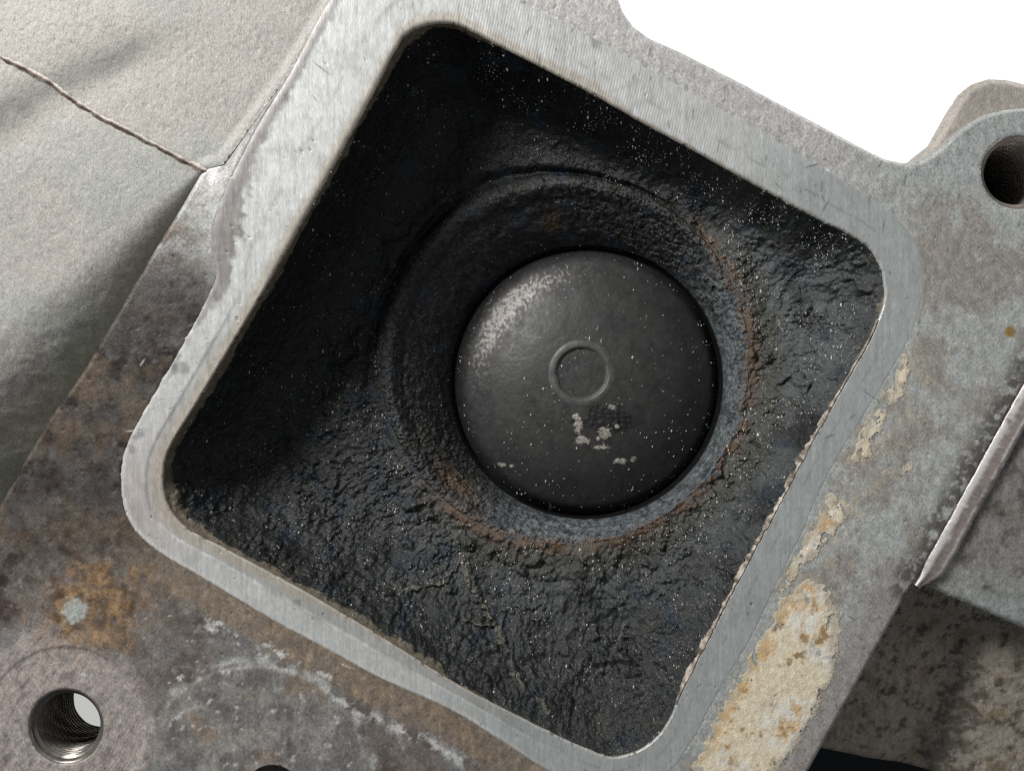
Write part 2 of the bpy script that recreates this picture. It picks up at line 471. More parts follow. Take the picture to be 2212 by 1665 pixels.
    # dark nick on the left border of the view
    col = mix(col, (0.03, 0.025, 0.02), sm(24, 10, np.hypot(x + 2, (y - 1254))))
    return col


fx, fy, fq, ft, fd = sdf_grid(flange_sdf, -350, -350, 2400, 1965, 3.0)
ftone = nick(flange_tone(fx, fy), fx, fy)
do = np.abs(poly_sdf(fx, fy, OUTER))
rp = np.hypot(fx - 548, fy - 1690); rb = np.hypot(fx - 141, fy - 1569)
fz = (-7.0 * (1 - np.clip(do / 9, 0, 1)) ** 2 + 1.6 * (fbm(fx, fy, 18, 3, 11) - .5) + 2.0 * sm(256, 246, rp)
      - 2.5 * sm(176, 168, rb) + 0.35 * np.sin(rb / 7.5 * 2 * np.pi) * sm(200, 160, rb)
      - 1.6 * sm(0.80, 0.88, vnoise(fx / 7.0, fy / 11.0, seed=101)))
fz -= 4.5 * sm(2, 10, -poly_sdf(fx, fy, LAND[::3]))
# faint groove in the top border
dg, _ = seg_dist(fx, fy, [(1136, 11), (1266, 74), (1452, 178), (1620, 272), (1780, 365)])
fz -= 2.5 * np.exp(-((dg - 3) / 6) ** 2)
for hx, hy, hr in HOLES:
    fz -= 2.5 * (1 - np.clip((np.hypot(fx - hx, fy - hy) - hr) / 6, 0, 1)) ** 2
make_mesh('flange_face', W(fx, fy, fz), fq, ft, ftone, M_flange, casting)


# ------------------------------------------------------------------ flange sides
def wall(name, P, z0, z1, draft, tone, mat, rows=14, closed=False, rough=3.0, step=5.0, seed=3):
    P = resample(P, step, closed)
    T = np.gradient(P, axis=0); T /= np.linalg.norm(T, axis=1)[:, None] + 1e-9
    nrm = np.c_[T[:, 1], -T[:, 0]]           # outward for a clockwise (as seen) outline
    v = np.linspace(0, 1, rows)[:, None]
    z = z0 + (z1 - z0) * v + 0 * P[:, 0][None]
    off = draft * v ** 1.2
    x = P[:, 0][None] + nrm[:, 0][None] * off; y = P[:, 1][None] + nrm[:, 1][None] * off
    b = rough * (fbm(x + z * 0.7, y - z * 0.6, 20, 4, seed) - .5) * np.clip(v * 4, 0, 1)
    x = x + nrm[:, 0][None] * b; y = y + nrm[:, 1][None] * b
    n = fbm(x + z, y - z, 30, 4, seed + 4)
    col = mix(np.array(tone) * 0.75, np.array(tone) * 1.2, n.ravel())
    return make_mesh(name, W(x, y, z), strip_faces(rows, P.shape[0], closed, True), None, col, mat, casting)


def part_of(P, a, b):
    i = [k for k, p in enumerate(P) if p == a][0]; j = [k for k, p in enumerate(P) if p == b][0]
    return P[i:j + 1] if i <= j else P[i:] + P[:j + 1]


wall('flange_side', part_of(OUTER, (1320, -350), (2350, 590)), -7, -300, 0, (0.34, 0.32, 0.30), M_cast)
wall('flange_side', part_of(OUTER, (1955, 1291), (1580, 1965)), -7, -330, 0, (0.22, 0.19, 0.16), M_cast)
wall('flange_side', part_of(OUTER, (-350, 1701), (900, -350)), -7, -190, 2, (0.22, 0.22, 0.19), M_cast)


# ------------------------------------------------------------------ bright land round the port
def polar(P, cx, cy, th):
    P = resample(P, 2.0)
    a = np.arctan2(P[:, 1] - cy, P[:, 0] - cx); r = np.hypot(P[:, 0] - cx, P[:, 1] - cy)
    o = np.argsort(a)
    return np.interp(th, a[o], r[o], period=2 * np.pi)


PCX, PCY = 1130.0, 845.0
NT = 2400
# angles spaced evenly along the port outline
_p = resample(PORT, 1.0); _t = np.unwrap(np.arctan2(_p[:, 1] - PCY, _p[:, 0] - PCX))
_t = np.interp(np.linspace(0, len(_p) - 1, NT, endpoint=False), np.arange(len(_p)), _t)
if _t[-1] < _t[0]: _t = _t[::-1]
TH = _t
ct, st = np.cos(TH), np.sin(TH)
r_in = polar(PORT, PCX, PCY, TH); r_out = polar(LAND, PCX, PCY, TH)
ex, ey = PCX + r_in * ct, PCY + r_in * st
lowright = sm(0.2, 0.6, ((ex - 1130) * 0.87 + (ey - 845) * 0.5) / 600)          # the lower right side of the port
r_in = r_in + 2.2 * (fbm(ex, ey, 22, 3, 13) - .5) + lowright * 7 * (fbm(ex, ey, 30, 4, 15, gain=.7) - .5)
outx, outy = PCX + r_out * ct, PCY + r_out * st
ragl = sm(900, 700, outx) + sm(1350, 1450, outy)
r_out = r_out + (1.6 + 1.2 * np.clip(ragl, 0, 1)) * (fbm(outx, outy, 18, 4, 17, gain=.7) - .5) * 2 * np.where((outy < 620) & (outx < 800), 0.3, 1.0)
r_out = r_out - 5 * ((outy < 380) & (outx < 760))
r_out = np.maximum(r_out, r_in + 12)
V = np.r_[0, 0.012, 0.03, 0.055, np.linspace(0.08, 0.94, 34), 0.965, 0.985, 1.0]
rr = r_in[None] + (r_out - r_in)[None] * V[:, None]
lx, ly = PCX + rr * ct[None], PCY + rr * st[None]
vv = np.repeat(V[:, None], NT, 1)
n1 = fbm(lx, ly, 90, 4, 201); n2 = fbm(lx, ly, 26, 4, 203); n3 = fbm(lx * 1.2, ly * 0.35, 7, 3, 207)
lw = sm(0.2, 0.6, ((lx - 1130) * 0.87 + (ly - 845) * 0.5) / 600)
col = mix((0.52, 0.53, 0.525), (0.63, 0.645, 0.64), n2 * .6 + n3 * .4)
col = mix(col, mix((0.42, 0.45, 0.445), (0.48, 0.505, 0.50), n2), lw * 0.95)  # light falling off to the lower right, put into the land colour
# stepped look on the left and lower left: greyer inner third
lowleft = sm(800, 600, lx) * sm(500, 900, ly) + sm(1100, 1350, ly) * sm(1300, 1000, lx)
lowleft = np.clip(lowleft, 0, 1)
col = mix(col, col * np.array((0.72, 0.70, 0.69)), lowleft * sm(0.44, 0.36, vv + 0.1 * (n2 - .5)) * 0.8)
cor = np.exp(-((lx - 300) ** 2 + (ly - 1080) ** 2) / 150 ** 2)
col = mix(col, mix((0.40, 0.35, 0.335), (0.52, 0.475, 0.455), n2), cor * 0.8 * sm(0.97, 0.9, vv))
# dark drifts at the upper left outer border
ul = sm(800, 640, lx) * sm(700, 500, ly)
col = mix(col, (0.27, 0.255, 0.25), ul * sm(0.78, 0.92, vv + 0.5 * (n1 - .5) + 0.45 * (n2 - .5) - 0.06) * 0.75)
col = mix(col, (0.20, 0.19, 0.185), ul * sm(400, 340, ly) * sm(0.86, 0.95, vv + 0.22 * (n2 - .5) + .2 * (n1 - .5)) * 0.9)
ul2 = sm(620, 520, lx) * sm(330, 400, ly) * sm(680, 600, ly)
col = mix(col, (0.24, 0.225, 0.215), ul2 * sm(0.62, 0.74, vv + 0.5 * (n2 - .5) + 0.35 * (n1 - .5)) * 0.9)
# slightly soiled drifts, grey smudges, scratches
col = mix(col, col * np.array((0.86, 0.85, 0.84)), sm(0.5, 0.7, n1) * 0.6)
for sx, sy, r in [(395, 793, 20), (372, 800, 12), (300, 935, 18), (288, 970, 12), (1290, 85, 26), (640, 1300, 12)]:
    col = mix(col, (0.30, 0.31, 0.31), sm(1.0, 0.5, np.hypot(lx - sx, ly - sy) / r + 1.2 * (n2 - .5)) * 0.8)
# grime lines along the band on the left and a brownish border on the outside
gl = np.exp(-((vv - 0.42 - 0.05 * (n1 - .5)) / 0.03) ** 2) * sm(0.42, 0.6, fbm(lx, ly, 70, 3, 233))
col = mix(col, col * 0.72, gl * 0.8)
pit = sm(0.82, 0.90, vnoise(lx / 6.0, ly / 11.0, seed=221)) * sm(0.5, 0.62, n1)
col = mix(col, (0.10, 0.095, 0.09), pit * 0.6)
# tan lip on the inside edge
din = vv * (r_out - r_in)[None]; dout = (1 - vv) * (r_out - r_in)[None]
leftw = sm(-0.05, -0.4, ((lx - PCX) * 0.87 + (ly - PCY) * 0.5) / 600)
tw = 7 + 20 * leftw
tan = sm(tw * 1.25, tw * 0.55, din + 9 * (n2 - .5) * 2) * (1 - 0.6 * lw)
col = mix(col, mix((0.36, 0.31, 0.25), (0.52, 0.47, 0.40), n2), tan * 0.75)
gz_ = sm(720, 640, ly) * sm(760, 700, lx)
col = mix(col, mix((0.20, 0.185, 0.18), (0.32, 0.31, 0.305), n2), np.maximum(gz_, 0.8 * sm(1000, 900, ly) * sm(640, 560, lx)) * sm(26, 12, 16 * sm(620, 700, ly) + dout + 46 * (n1 - .5) + 30 * (n2 - .5) - 8 * sm(200, 350, ly)) * 0.9)
col = mix(col, (0.12, 0.10, 0.08), sm(9, 2, din) * sm(0.56, 0.66, fbm(lx, ly, 16, 4, 231, gain=.65)) * 0.85)
up = sm(600, 300, ly) * sm(900, 1000, lx)
mill = 0.5 + 0.5 * np.sin((lx + 0.22 * ly + 0.00012 * (ly - 100) ** 2) / 6.2 * 2 * np.pi)
# bright outer line on the left and lower left
col = mix(col, (0.66, 0.65, 0.635), lowleft * np.exp(-((dout - 7) / 4.5) ** 2) * sm(0.36, 0.52, n1 * .5 + n2 * .5) * 0.8)
col = nick(col, lx, ly)
lz = (0.7 - 8.0 * (1 - np.clip(vv / 0.055, 0, 1)) ** 2 - 1.6 * (1 - np.clip((1 - vv) / 0.08, 0, 1)) ** 2
      + 0.8 * (n2 - .5) - 1.6 * pit + 0.7 * mill * up - 1.8 * lowleft * sm(0.44, 0.36, vv))
make_mesh('machined_land', W(lx, ly, lz), strip_faces(len(V), NT, True, True), None, col, M_land, casting)

# ------------------------------------------------------------------ sooty bowl of the port
ZR, TILT = -205.0, 0.16                      # height of the seat's outer edge; the valve axis leans to the upper left


def ring_z(x, y, z0):
    return z0 + TILT * ((x - 1212) * 0.707 + (y - 775) * 0.707)


RCX, RCY = true(1212, 772, ZR); RR = 398 * (HD - ZR) / HD
ex, ey = PCX + r_in * ct, PCY + r_in * st
ang = np.arctan2(ey - RCY, ex - RCX)


def ring_r(t):
    return RR + 12 * (fbm(300 + 400 * np.cos(t), 300 + 400 * np.sin(t), 45, 4, 351, gain=.65) - .5)


SV = np.linspace(0, 1, 200) ** 1.55
qx = RCX + ring_r(ang) * np.cos(ang); qy = RCY + ring_r(ang) * np.sin(ang)
qz = ring_z(qx, qy, ZR)
wl = (np.cos(ang) * 0.707 + np.sin(ang) * 0.707)                                  # +1 on the lower right, -1 on the upper left
pw = (4.2 - 2.2 * sm(-0.5, 0.8, wl))[None]
S = SV[:, None]
bx = ex[None] + (qx - ex)[None] * S; by = ey[None] + (qy - ey)[None] * S
bz = -4.8 + (qz[None] + 4.8) * (1 - (1 - S) ** pw)
bz = bz - 17 * np.exp(-((S - 0.93) / 0.05) ** 2) * sm(0.3, -0.6, wl)[None]
big = fbm(bx, by, 95, 4, 301, z=bz); mid = fbm(bx, by, 26, 3, 305, z=bz); fin = fbm(bx, by, 9, 2, 309, z=bz)
crust = sm(-0.9, 0.4, (bx * 0.5 + by * 0.87 - 1300) / 500 + 0.2)               # crustier towards the lower right
blob = sm(0.62, 0.80, vnoise(bx / 13.0, by / 15.0, bz / 13.0, seed=311))
wx_, wy_ = bx + 8 * (mid - .5) + 5 * (fin - .5), by + 8 * (fbm(bx, by, 9, 2, 310) - .5)
gran = domes(wx_, wy_, 9.5, 317, 0.3, 0.75)
knob = domes(wx_, wy_, 24, 318, 0.2, 0.62, 0.65)
clump = domes(wx_, wy_, 52, 320, 0.2, 0.6, 0.5)
VEINS = [([(1000, 1210), (1030, 1290), (1075, 1345), (1110, 1430), (1140, 1480), (1190, 1510)], 6), ([(1075, 1345), (1040, 1345), (1010, 1330)], 4),
         ([(880, 1270), (960, 1255), (1000, 1210)], 5), ([(1075, 1345), (1100, 1310)], 4), ([(1590, 1185), (1650, 1105), (1690, 1040)], 3.5)]
vein = 0 * bx
for P, w in VEINS:
    d, _ = seg_dist(bx + 46 * (mid - .5) + 14 * (fin - .5), by + 46 * (fbm(bx, by, 24, 3, 341) - .5), [tuple(map(float, true(a, b, -150))) for a, b in P])
    vein = np.maximum(vein, np.exp(-(d / (w * 1.3)) ** 2))
fade = np.clip(S / 0.05, 0, 1) * (1 - sm(0.95, 1, S))
patch = sm(0.40, 0.62, fbm(bx, by, 75, 4, 319))
lump = sm(0.50, 0.80, fbm(bx, by, 34, 2, 327, z=bz)) * sm(0.42, 0.6, fbm(bx, by, 140, 2, 329))
disp = fade * (26 * (big - .5) + (3 + 10 * crust) * lump + (4 + 7 * crust) * (mid - .5) + (0.8 + 2.0 * crust) * (fin - .5)
               + (1.0 + 5.0 * crust) * gran * (0.25 + 0.75 * patch) + (1 + 7 * crust) * knob * (0.3 + 0.7 * patch) + 9 * crust * clump + 9 * vein)
# inward-leaning displacement on the wall, upward on the floor
wallness = (1 - S) ** pw
bz2 = bz + disp * (1 - 0.7 * wallness)
bx2 = bx + (qx - ex)[None] / 300 * disp * wallness * 0.7; by2 = by + (qy - ey)[None] / 300 * disp * wallness * 0.7
tone = mix((0.007, 0.008, 0.009), (0.017, 0.018, 0.018), mid)
rq_ = np.hypot(bx - RCX, by - RCY)
near = np.exp(-(np.clip(rq_ - RR, 0, None) / 150) ** 2) * sm(-0.35, 0.5, wl)[None]
near = np.clip(near + np.exp(-((bx - 1740) ** 2 + (by - 690) ** 2) / 170 ** 2) * 0.9, 0, 1)
slate = (0.18 * crust + 0.82 * near) * sm(0.34, 0.56, fbm(bx, by, 90, 4, 321) + 0.06)
tone = mix(tone, (0.098, 0.110, 0.114), slate * 0.9)  # lit lower right of the bowl painted in paler slate
tone = mix(tone, (0.046, 0.043, 0.036), crust * sm(0.56, 0.72, fbm(bx, by, 60, 4, 325)) * 0.7)
tone = mix(tone, (0.016, 0.026, 0.040), sm(0.56, 0.68, fbm(bx, by, 75, 3, 335)) * 0.75)
tone = mix(tone, tone * 0.45, sm(0.54, 0.72, fbm(bx, by, 40, 4, 337, gain=.6)) * 0.6)
tone = mix(tone, (0.19, 0.17, 0.13), sm(0.35, 0.9, vein) * sm(0.38, 0.6, fin * .5 + mid * .5) * 0.8)      # pale dried veins
ash_glint = sm(0.66, 0.78, vnoise(bx / 5.0, by / 6.0, bz / 5.0, seed=361)) * (0.25 + 0.75 * crust) * sm(0.40, 0.62, fbm(bx, by, 60, 4, 363))  # ash specks, and glints of the crust painted as pale grains
tone = mix(tone, (0.17, 0.165, 0.15), ash_glint * 0.7)
# heat tints by the seat
rr_ = np.hypot(bx - RCX, by - RCY)
tone = mix(tone, (0.135, 0.078, 0.042), np.exp(-((rr_ - RR - 6) / 24) ** 2) * sm(-0.3, 0.3, wl)[None] * sm(0.34, 0.56, mid * .6 + fin * .4) * 0.9)
tone = mix(tone, (0.06, 0.060, 0.042), np.exp(-((rr_ - RR - 46) / 26) ** 2) * sm(-0.1, 0.5, wl)[None] * 0.7)
# bare / tan upper wall
depth = -bz + 50 * (fbm(bx, by, 60, 4, 331, z=bz, gain=.65) - .5) + 16 * (fin - .5)
leftside = sm(0.15, -0.45, (ex - PCX) / 700 * 0.9 + (ey - PCY) / 700 * -0.0)[None]
tan_d = 2 + 26 * leftside - 8 * sm(1100, 1250, ey)[None]
tone = mix(tone, mix((0.20, 0.155, 0.10), (0.40, 0.345, 0.26), mid), sm(tan_d + 5, tan_d - 4, depth) * (0.9 - 0.3 * crust))
tone = tone * 0.75
make_mesh('port_bowl', W(bx2, by2, bz2), strip_faces(len(SV), NT, True), None, tone, M_carbon, casting)

# ------------------------------------------------------------------ valve seat
ZV = -300.0
DCX, DCY = true(1268, 826, ZV - 70); DR = 291 * (HD - ZV + 70) / HD
NA = 1600
a = np.linspace(0, 2 * np.pi, NA, endpoint=False)
sv = np.linspace(0, 1, 80)[:, None]
ax = RCX + ring_r(a) * np.cos(a); ay = RCY + ring_r(a) * np.sin(a)
az = ring_z(ax, ay, ZR)
wl1 = np.cos(a) * 0.707 + np.sin(a) * 0.707
st1 = sm(-0.35, 0.65, wl1)
wz = ring_z(DCX + DR * np.cos(a), DCY + DR * np.sin(a), ZV - 50) * (1 - st1) + (az - 98) * st1
wx, wy = true(1268 + 296 * np.cos(a), 826 + 296 * np.sin(a), wz)
sx = ax[None] + (wx - ax)[None] * sv; sy = ay[None] + (wy - ay)[None] * sv
sz = az[None] + (wz - az)[None] * (sv ** (1.8 + 0.4 * st1[None])) + 15 * (1 - st1[None]) * np.sin(np.clip(sv * 3, 0, 1) * np.pi) * (sv < 0.34)
wls = (np.cos(a) * 0.707 + np.sin(a) * 0.707)[None]
m1 = fbm(sx, sy, 40, 4, 401, z=sz); m2 = fbm(sx, sy, 14, 3, 405, z=sz); m3 = fbm(sx, sy, 6, 2, 409, z=sz)
sf = np.clip(sv / 0.05, 0, 1) * sm(1.0, 0.9, sv)
rough_ring = sm(-1.1, 0.0, wls)
sd = sf * ((14 * (m1 - .5)) + (14 * (m2 - .5) + 9 * (m3 - .5)) * (0.35 + 0.65 * rough_ring))
sd = sd + sf * (5 * domes(sx, sy, 18, 421, 0.2, 0.6, .7) + 3 * domes(sx, sy, 9, 423, .3, .7)) * rough_ring
steep = sm(-0.6, 0.6, wls)
sz = sz + sd * (1 - 0.4 * steep)
sx = sx - 0.3 * steep * sd * np.cos(a)[None] * sm(0.0, 0.12, sv); sy = sy - 0.3 * steep * sd * np.sin(a)[None] * sm(0.0, 0.12, sv)
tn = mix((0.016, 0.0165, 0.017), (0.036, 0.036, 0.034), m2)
tn = mix(tn, (0.125, 0.142, 0.152), sm(-0.2, 0.6, wls) * sm(0.25, 0.55, m1 + 0.08) * 0.95)  # lit lower right side of the seat, put into the colour
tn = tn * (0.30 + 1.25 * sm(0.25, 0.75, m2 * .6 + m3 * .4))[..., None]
tn = mix(tn, tn * 0.35, sm(0.56, 0.70, m3) * 0.8)
tn = mix(tn, (0.024, 0.024, 0.023), sm(0.52, 0.68, fbm(sx, sy, 30, 4, 419, gain=.65)) * 0.7)
tn = mix(tn, (0.16, 0.155, 0.145), sm(0.62, 0.74, fbm(sx, sy, 7, 3, 417)) * rough_ring * 0.7)
tn = mix(tn, (0.035, 0.052, 0.080), sm(0.54, 0.70, fbm(sx, sy, 55, 3, 413)) * 0.45)
tn = mix(tn, (0.09, 0.18, 0.28), np.exp(-((a[None] - math.radians(30)) / 0.25) ** 2) * np.exp(-((sv - 0.12) / 0.10) ** 2) * 0.85)
tn = mix(tn, (0.125, 0.072, 0.040), np.exp(-((sv - 0.0) / 0.22) ** 2) * sm(-0.1, 0.4, wls) * sm(0.38, 0.56, m1 * .5 + m2 * .5) * 0.9)
tn = mix(tn, (0.11, 0.065, 0.03), np.exp(-((a[None] - math.radians(135)) / 0.16) ** 2) * np.exp(-((sv - 0.45) / 0.2) ** 2) * 0.6)
tn = mix(tn, (0.10, 0.062, 0.03), np.exp(-((sx - 1205) ** 2 + (sy - 440) ** 2) / 20 ** 2) * 0.9)
tr = 8                                                                      # throat below the valve: wall coloured near black for the gap's shade, then a floor
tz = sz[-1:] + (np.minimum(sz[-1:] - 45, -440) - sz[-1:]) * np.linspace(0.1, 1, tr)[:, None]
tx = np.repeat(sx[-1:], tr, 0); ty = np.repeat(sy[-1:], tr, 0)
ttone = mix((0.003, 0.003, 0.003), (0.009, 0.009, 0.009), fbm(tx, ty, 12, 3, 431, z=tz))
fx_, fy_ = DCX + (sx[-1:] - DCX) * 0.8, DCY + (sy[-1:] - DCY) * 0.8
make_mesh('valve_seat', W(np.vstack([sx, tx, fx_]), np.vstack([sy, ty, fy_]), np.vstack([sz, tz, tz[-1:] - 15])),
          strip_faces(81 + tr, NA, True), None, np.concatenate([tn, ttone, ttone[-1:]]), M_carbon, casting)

# ------------------------------------------------------------------ bolt holes
for hx, hy, hr in HOLES:
    ear_hole = hx > 1000
    zs = np.r_[-3.5, -4, -9, np.linspace(-12, -320 if ear_hole else -250, 180)][:, None]
    th = np.linspace(0, 2 * np.pi, 160, endpoint=False)[None]
    pitch = 13.0
    ph = (zs / pitch - th / (2 * np.pi)) % 1.0
    tri = np.abs(ph * 2 - 1)
    r = (hr - 5) - 8.5 * tri * np.clip((-zs - 10) / 10, 0, 1)
    r = np.where(zs > -10, hr + 4 * (zs > -3.8) - 5 * np.clip((-zs - 3.5) / 6, 0, 1) ** 0.8, r) + 0 * th
    if ear_hole:                                # blind hole: floor at the bottom
        r = np.vstack([r, r[-1:] * 0.5, r[-1:] * 0.01]); zs = np.vstack([zs, zs[-1:] - 2, zs[-1:] - 6])
    x = hx + r * np.cos(th); y = hy + r * np.sin(th); z = zs + 0 * th
    n = fbm(x + z, y - z, 25, 3, 501)
    c = mix((0.10, 0.09, 0.08), (0.26, 0.235, 0.215), n.ravel()) * (2.2 if ear_hole else 1.0) * np.repeat(np.where(zs.ravel() < -318, 0.05, 1.0), 160)[:, None]  # ear hole's lit wall and deep shade put into the tone
    make_mesh('threaded_hole', W(x, y, z), strip_faces(len(zs), 160, True), None, c, M_thread, casting)
hx, hy, hr = SMALL
zs = np.r_[np.linspace(-1, -110, 28), -110, -112][:, None]; th = np.linspace(0, 2 * np.pi, 120, endpoint=False)[None]
hr = np.r_[np.full(28, hr), hr * .5, 0.1][:, None]
x = hx + hr * np.cos(th) + 0 * zs; y = hy + hr * np.sin(th) + 0 * zs
make_mesh('plain_bore', W(x, y, zs + 0 * th), strip_faces(30, 120, True), None,
          mix((0.10, 0.08, 0.07), (0.26, 0.225, 0.20), fbm(x, zs + 0 * th, 20, 3, 511).ravel()), M_flange, casting)

# ------------------------------------------------------------------ sand-cast body on the left
SEAM = [(-350, -60), (0, 120), (90, 165), (185, 232), (300, 292), (390, 340), (446, 368)]


def cast_sdf(x, y):
    P = [(-650, -650), (1100, -650), (900, -350), (720, 0), (622, 158), (558, 245), (482, 352), (446, 362), (438, 372), (387, 454), (338, 532),
         (260, 665), (179, 802), (104, 907), (37, 1022), (0, 1089), (-350, 1701), (-650, 2000)]
    return poly_sdf(x, y, P) - 3


gx, gy, gq, gt, gd = sdf_grid(cast_sdf, -650, -650, 1100, 1900, 4.0)
dle, ale = seg_dist(gx, gy, LEFT_EDGE[::-1])
below = sm(-6, 10, (gy - np.interp(gx, [p[0] for p in SEAM], [p[1] for p in SEAM])))
wv = np.clip(ale, 0, 900) * 0.165 + 5
wv = np.where(gy > 350, wv, 0.1)
val = (1 - np.clip(dle / (2.3 * wv) + 0.08 * (fbm(gx, gy, 60, 3, 611) - .5), 0, 1)) ** 2.2 * below
c1 = fbm(gx, gy, 260, 3, 601); c2 = fbm(gx, gy, 50, 4, 605); c3 = fbm(gx * 1.1, gy * 0.55, 9, 3, 609)
due, _ = seg_dist(gx, gy, UP_EDGE)
gz = -9 - 1.35 * wv * val + 8 * (c1 - .5) + 0.7 * (c2 - .5) + 0.9 * (c3 - .5) - 1.2 * sm(0.70, 0.85, vnoise(gx / 8.0, gy / 10.0, seed=613))
gz += (3 + 4.5 * sm(26, 3, due)) * (1 - below)
# soft hollows
for hx_, hy_, rx, ry, an, dp in [(215, 150, 170, 60, -0.42, 3), (20, 255, 120, 70, -0.5, 3), (-40, 520, 160, 120, 0.3, 3)]:
    u = (gx - hx_) * math.cos(an) + (gy - hy_) * math.sin(an); v = -(gx - hx_) * math.sin(an) + (gy - hy_) * math.cos(an)
    gz -= dp * np.exp(-(u / rx) ** 2 - (v / ry) ** 2)
ctone = mix((0.30, 0.287, 0.267), (0.40, 0.378, 0.355), c2 * .5 + c3 * .5)
ctone = mix(ctone, (0.17, 0.15, 0.135), sm(0.72, 0.80, vnoise(gx / 7.0, gy / 12.0, seed=615)) * 0.5)
ctone = mix(ctone, (0.31, 0.32, 0.30), sm(0.48, 0.66, c1) * 0.7)
for hx_, hy_, rx, ry, an, k in [(215, 140, 150, 36, -0.42, 0.8), (10, 245, 120, 45, -0.5, 0.8), (120, 640, 90, 40, -0.6, 0.2)]:  # soft shadow smears painted dark on the wall
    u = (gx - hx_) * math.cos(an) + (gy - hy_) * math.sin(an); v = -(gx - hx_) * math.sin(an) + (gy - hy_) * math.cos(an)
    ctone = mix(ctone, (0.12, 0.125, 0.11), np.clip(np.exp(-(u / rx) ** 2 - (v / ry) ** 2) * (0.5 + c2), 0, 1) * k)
ctone = mix(ctone, (0.13, 0.135, 0.11), np.clip(val * 1.3, 0, 1) * sm(0.25, 0.6, c2 * .5 + .3) * 0.6)  # shade of the valley deepened in the colour
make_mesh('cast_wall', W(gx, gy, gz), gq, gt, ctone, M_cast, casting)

# flash ridge along the parting line
P = resample(catmull(SEAM, False, 12), 2.2, False)
T = np.gradient(P, axis=0); T /= np.linalg.norm(T, axis=1)[:, None]
nr = np.c_[T[:, 1], -T[:, 0]]
wob = (fbm(P[:, 0], P[:, 1], 30, 4, 701, gain=.65) - .5)
cr = np.array([-8, -5.5, -3.2, -1.2, 0.4, 2.0, 4, 5.5, 7.0])
hz = np.array([-3, -1.0, 0.2, 1.0, 1.3, 0.4, -1.6, -2.0, -3.5])
# sample the wall's height under the ridge
o_i = np.argmin(np.abs(gx[None, ::7] - P[::6, 0][:, None]) + np.abs(gy[None, ::7] - P[::6, 1][:, None]), 1)
base_z = 1.2 + np.interp(np.arange(len(P)), np.arange(len(P))[::6], gz[::7][o_i])
x = P[:, 0][None] + nr[:, 0][None] * (cr[:, None] * (0.75 + 0.9 * fbm(P[:, 0], P[:, 1], 44, 4, 705, gain=.65))[None] + 8 * wob[None])
y = P[:, 1][None] + nr[:, 1][None] * (cr[:, None] * (0.75 + 0.9 * fbm(P[:, 0], P[:, 1], 44, 4, 705, gain=.65))[None] + 8 * wob[None])
z = base_z[None] + hz[:, None] * (0.6 + 0.8 * fbm(P[:, 0], P[:, 1], 40, 4, 709))[None]
up_ = np.array([.75, .75, .9, 1.0, .8, .35, 0.0, -.05, .45])[:, None]          # lit upper flank and shaded lower flank put into the tone
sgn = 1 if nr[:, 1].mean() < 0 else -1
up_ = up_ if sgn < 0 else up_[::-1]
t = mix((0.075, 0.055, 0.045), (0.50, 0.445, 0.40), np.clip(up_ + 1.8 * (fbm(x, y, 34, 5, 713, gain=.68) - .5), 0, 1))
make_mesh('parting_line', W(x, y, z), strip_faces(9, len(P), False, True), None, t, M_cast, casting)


# ------------------------------------------------------------------ lug behind the ear, right-hand body
def solid(name, P, z0, z1, tone, mat, step=4.0, round_=10.0, parent=casting, slope=(0, 0), rough=2.0, seed=800, tone_fn=None, z_fn=None, cut=None):
    P = [tuple(map(float, true(a, b, z0))) for a, b in P]
    Q = np.array(P)
    x, y, q, tt, d = sdf_grid(lambda X, Y: poly_sdf(X, Y, P) if cut is None else np.maximum(poly_sdf(X, Y, P), cut[2] - np.hypot(X - cut[0], Y - cut[1])), Q[:, 0].min() - 8, Q[:, 1].min() - 8, Q[:, 0].max() + 8, Q[:, 1].max() + 8, step)
    dd = np.abs(poly_sdf(x, y, P))
    n = fbm(x, y, 30, 4, seed); n2 = fbm(x, y * .6, 9, 3, seed + 5)
    z = z0 - round_ * (1 - np.clip(dd / (round_ + 2), 0, 1)) ** 2 + rough * (n - .5) + rough * .7 * (n2 - .5) + slope[0] * (x - Q[:, 0].min()) + slope[1] * (y - Q[:, 1].min())
    if z_fn is not None: z = z + z_fn(x, y)
    c = tone_fn(x, y) if tone_fn else mix(np.array(tone) * 0.85, np.array(tone) * 1.12, n * .5 + n2 * .5)
    o = make_mesh(name, W(x, y, z), q, tt, c, mat, parent)
    # closing skirt
    R = resample(P, step, True)
    i = np.array([np.argmin((x - a) ** 2 + (y - b) ** 2) for a, b in R])
    zz = np.vstack([z[i], np.full(len(R), z1), ])
    xx = np.vstack([x[i], x[i]]); yy = np.vstack([y[i], y[i]])
    cc = np.vstack([c[i], c[i]])
    return o, (xx, yy, zz, cc, len(R))


def solid_with_skirt(name, *args, **kw):
    o, (xx, yy, zz, cc, n) = solid(name, *args, **kw)
    me = o.data
    s = make_mesh(name + '_side', W(xx, yy, zz), strip_faces(2, n, True, True), None, cc, me.materials[0], o)
    return o


solid_with_skirt('cast_lug', [(1985, 356), (2003, 335), (2030, 288), (2060, 234), (2085, 196), (2105, 179), (2140, 168), (2180, 170), (2212, 178), (2300, 206),
                              (2400, 300), (2420, 520), (2100, 430)], -70, -118, (0.42, 0.385, 0.35), M_cast, round_=14, seed=811, cut=(2200, 372, 88))


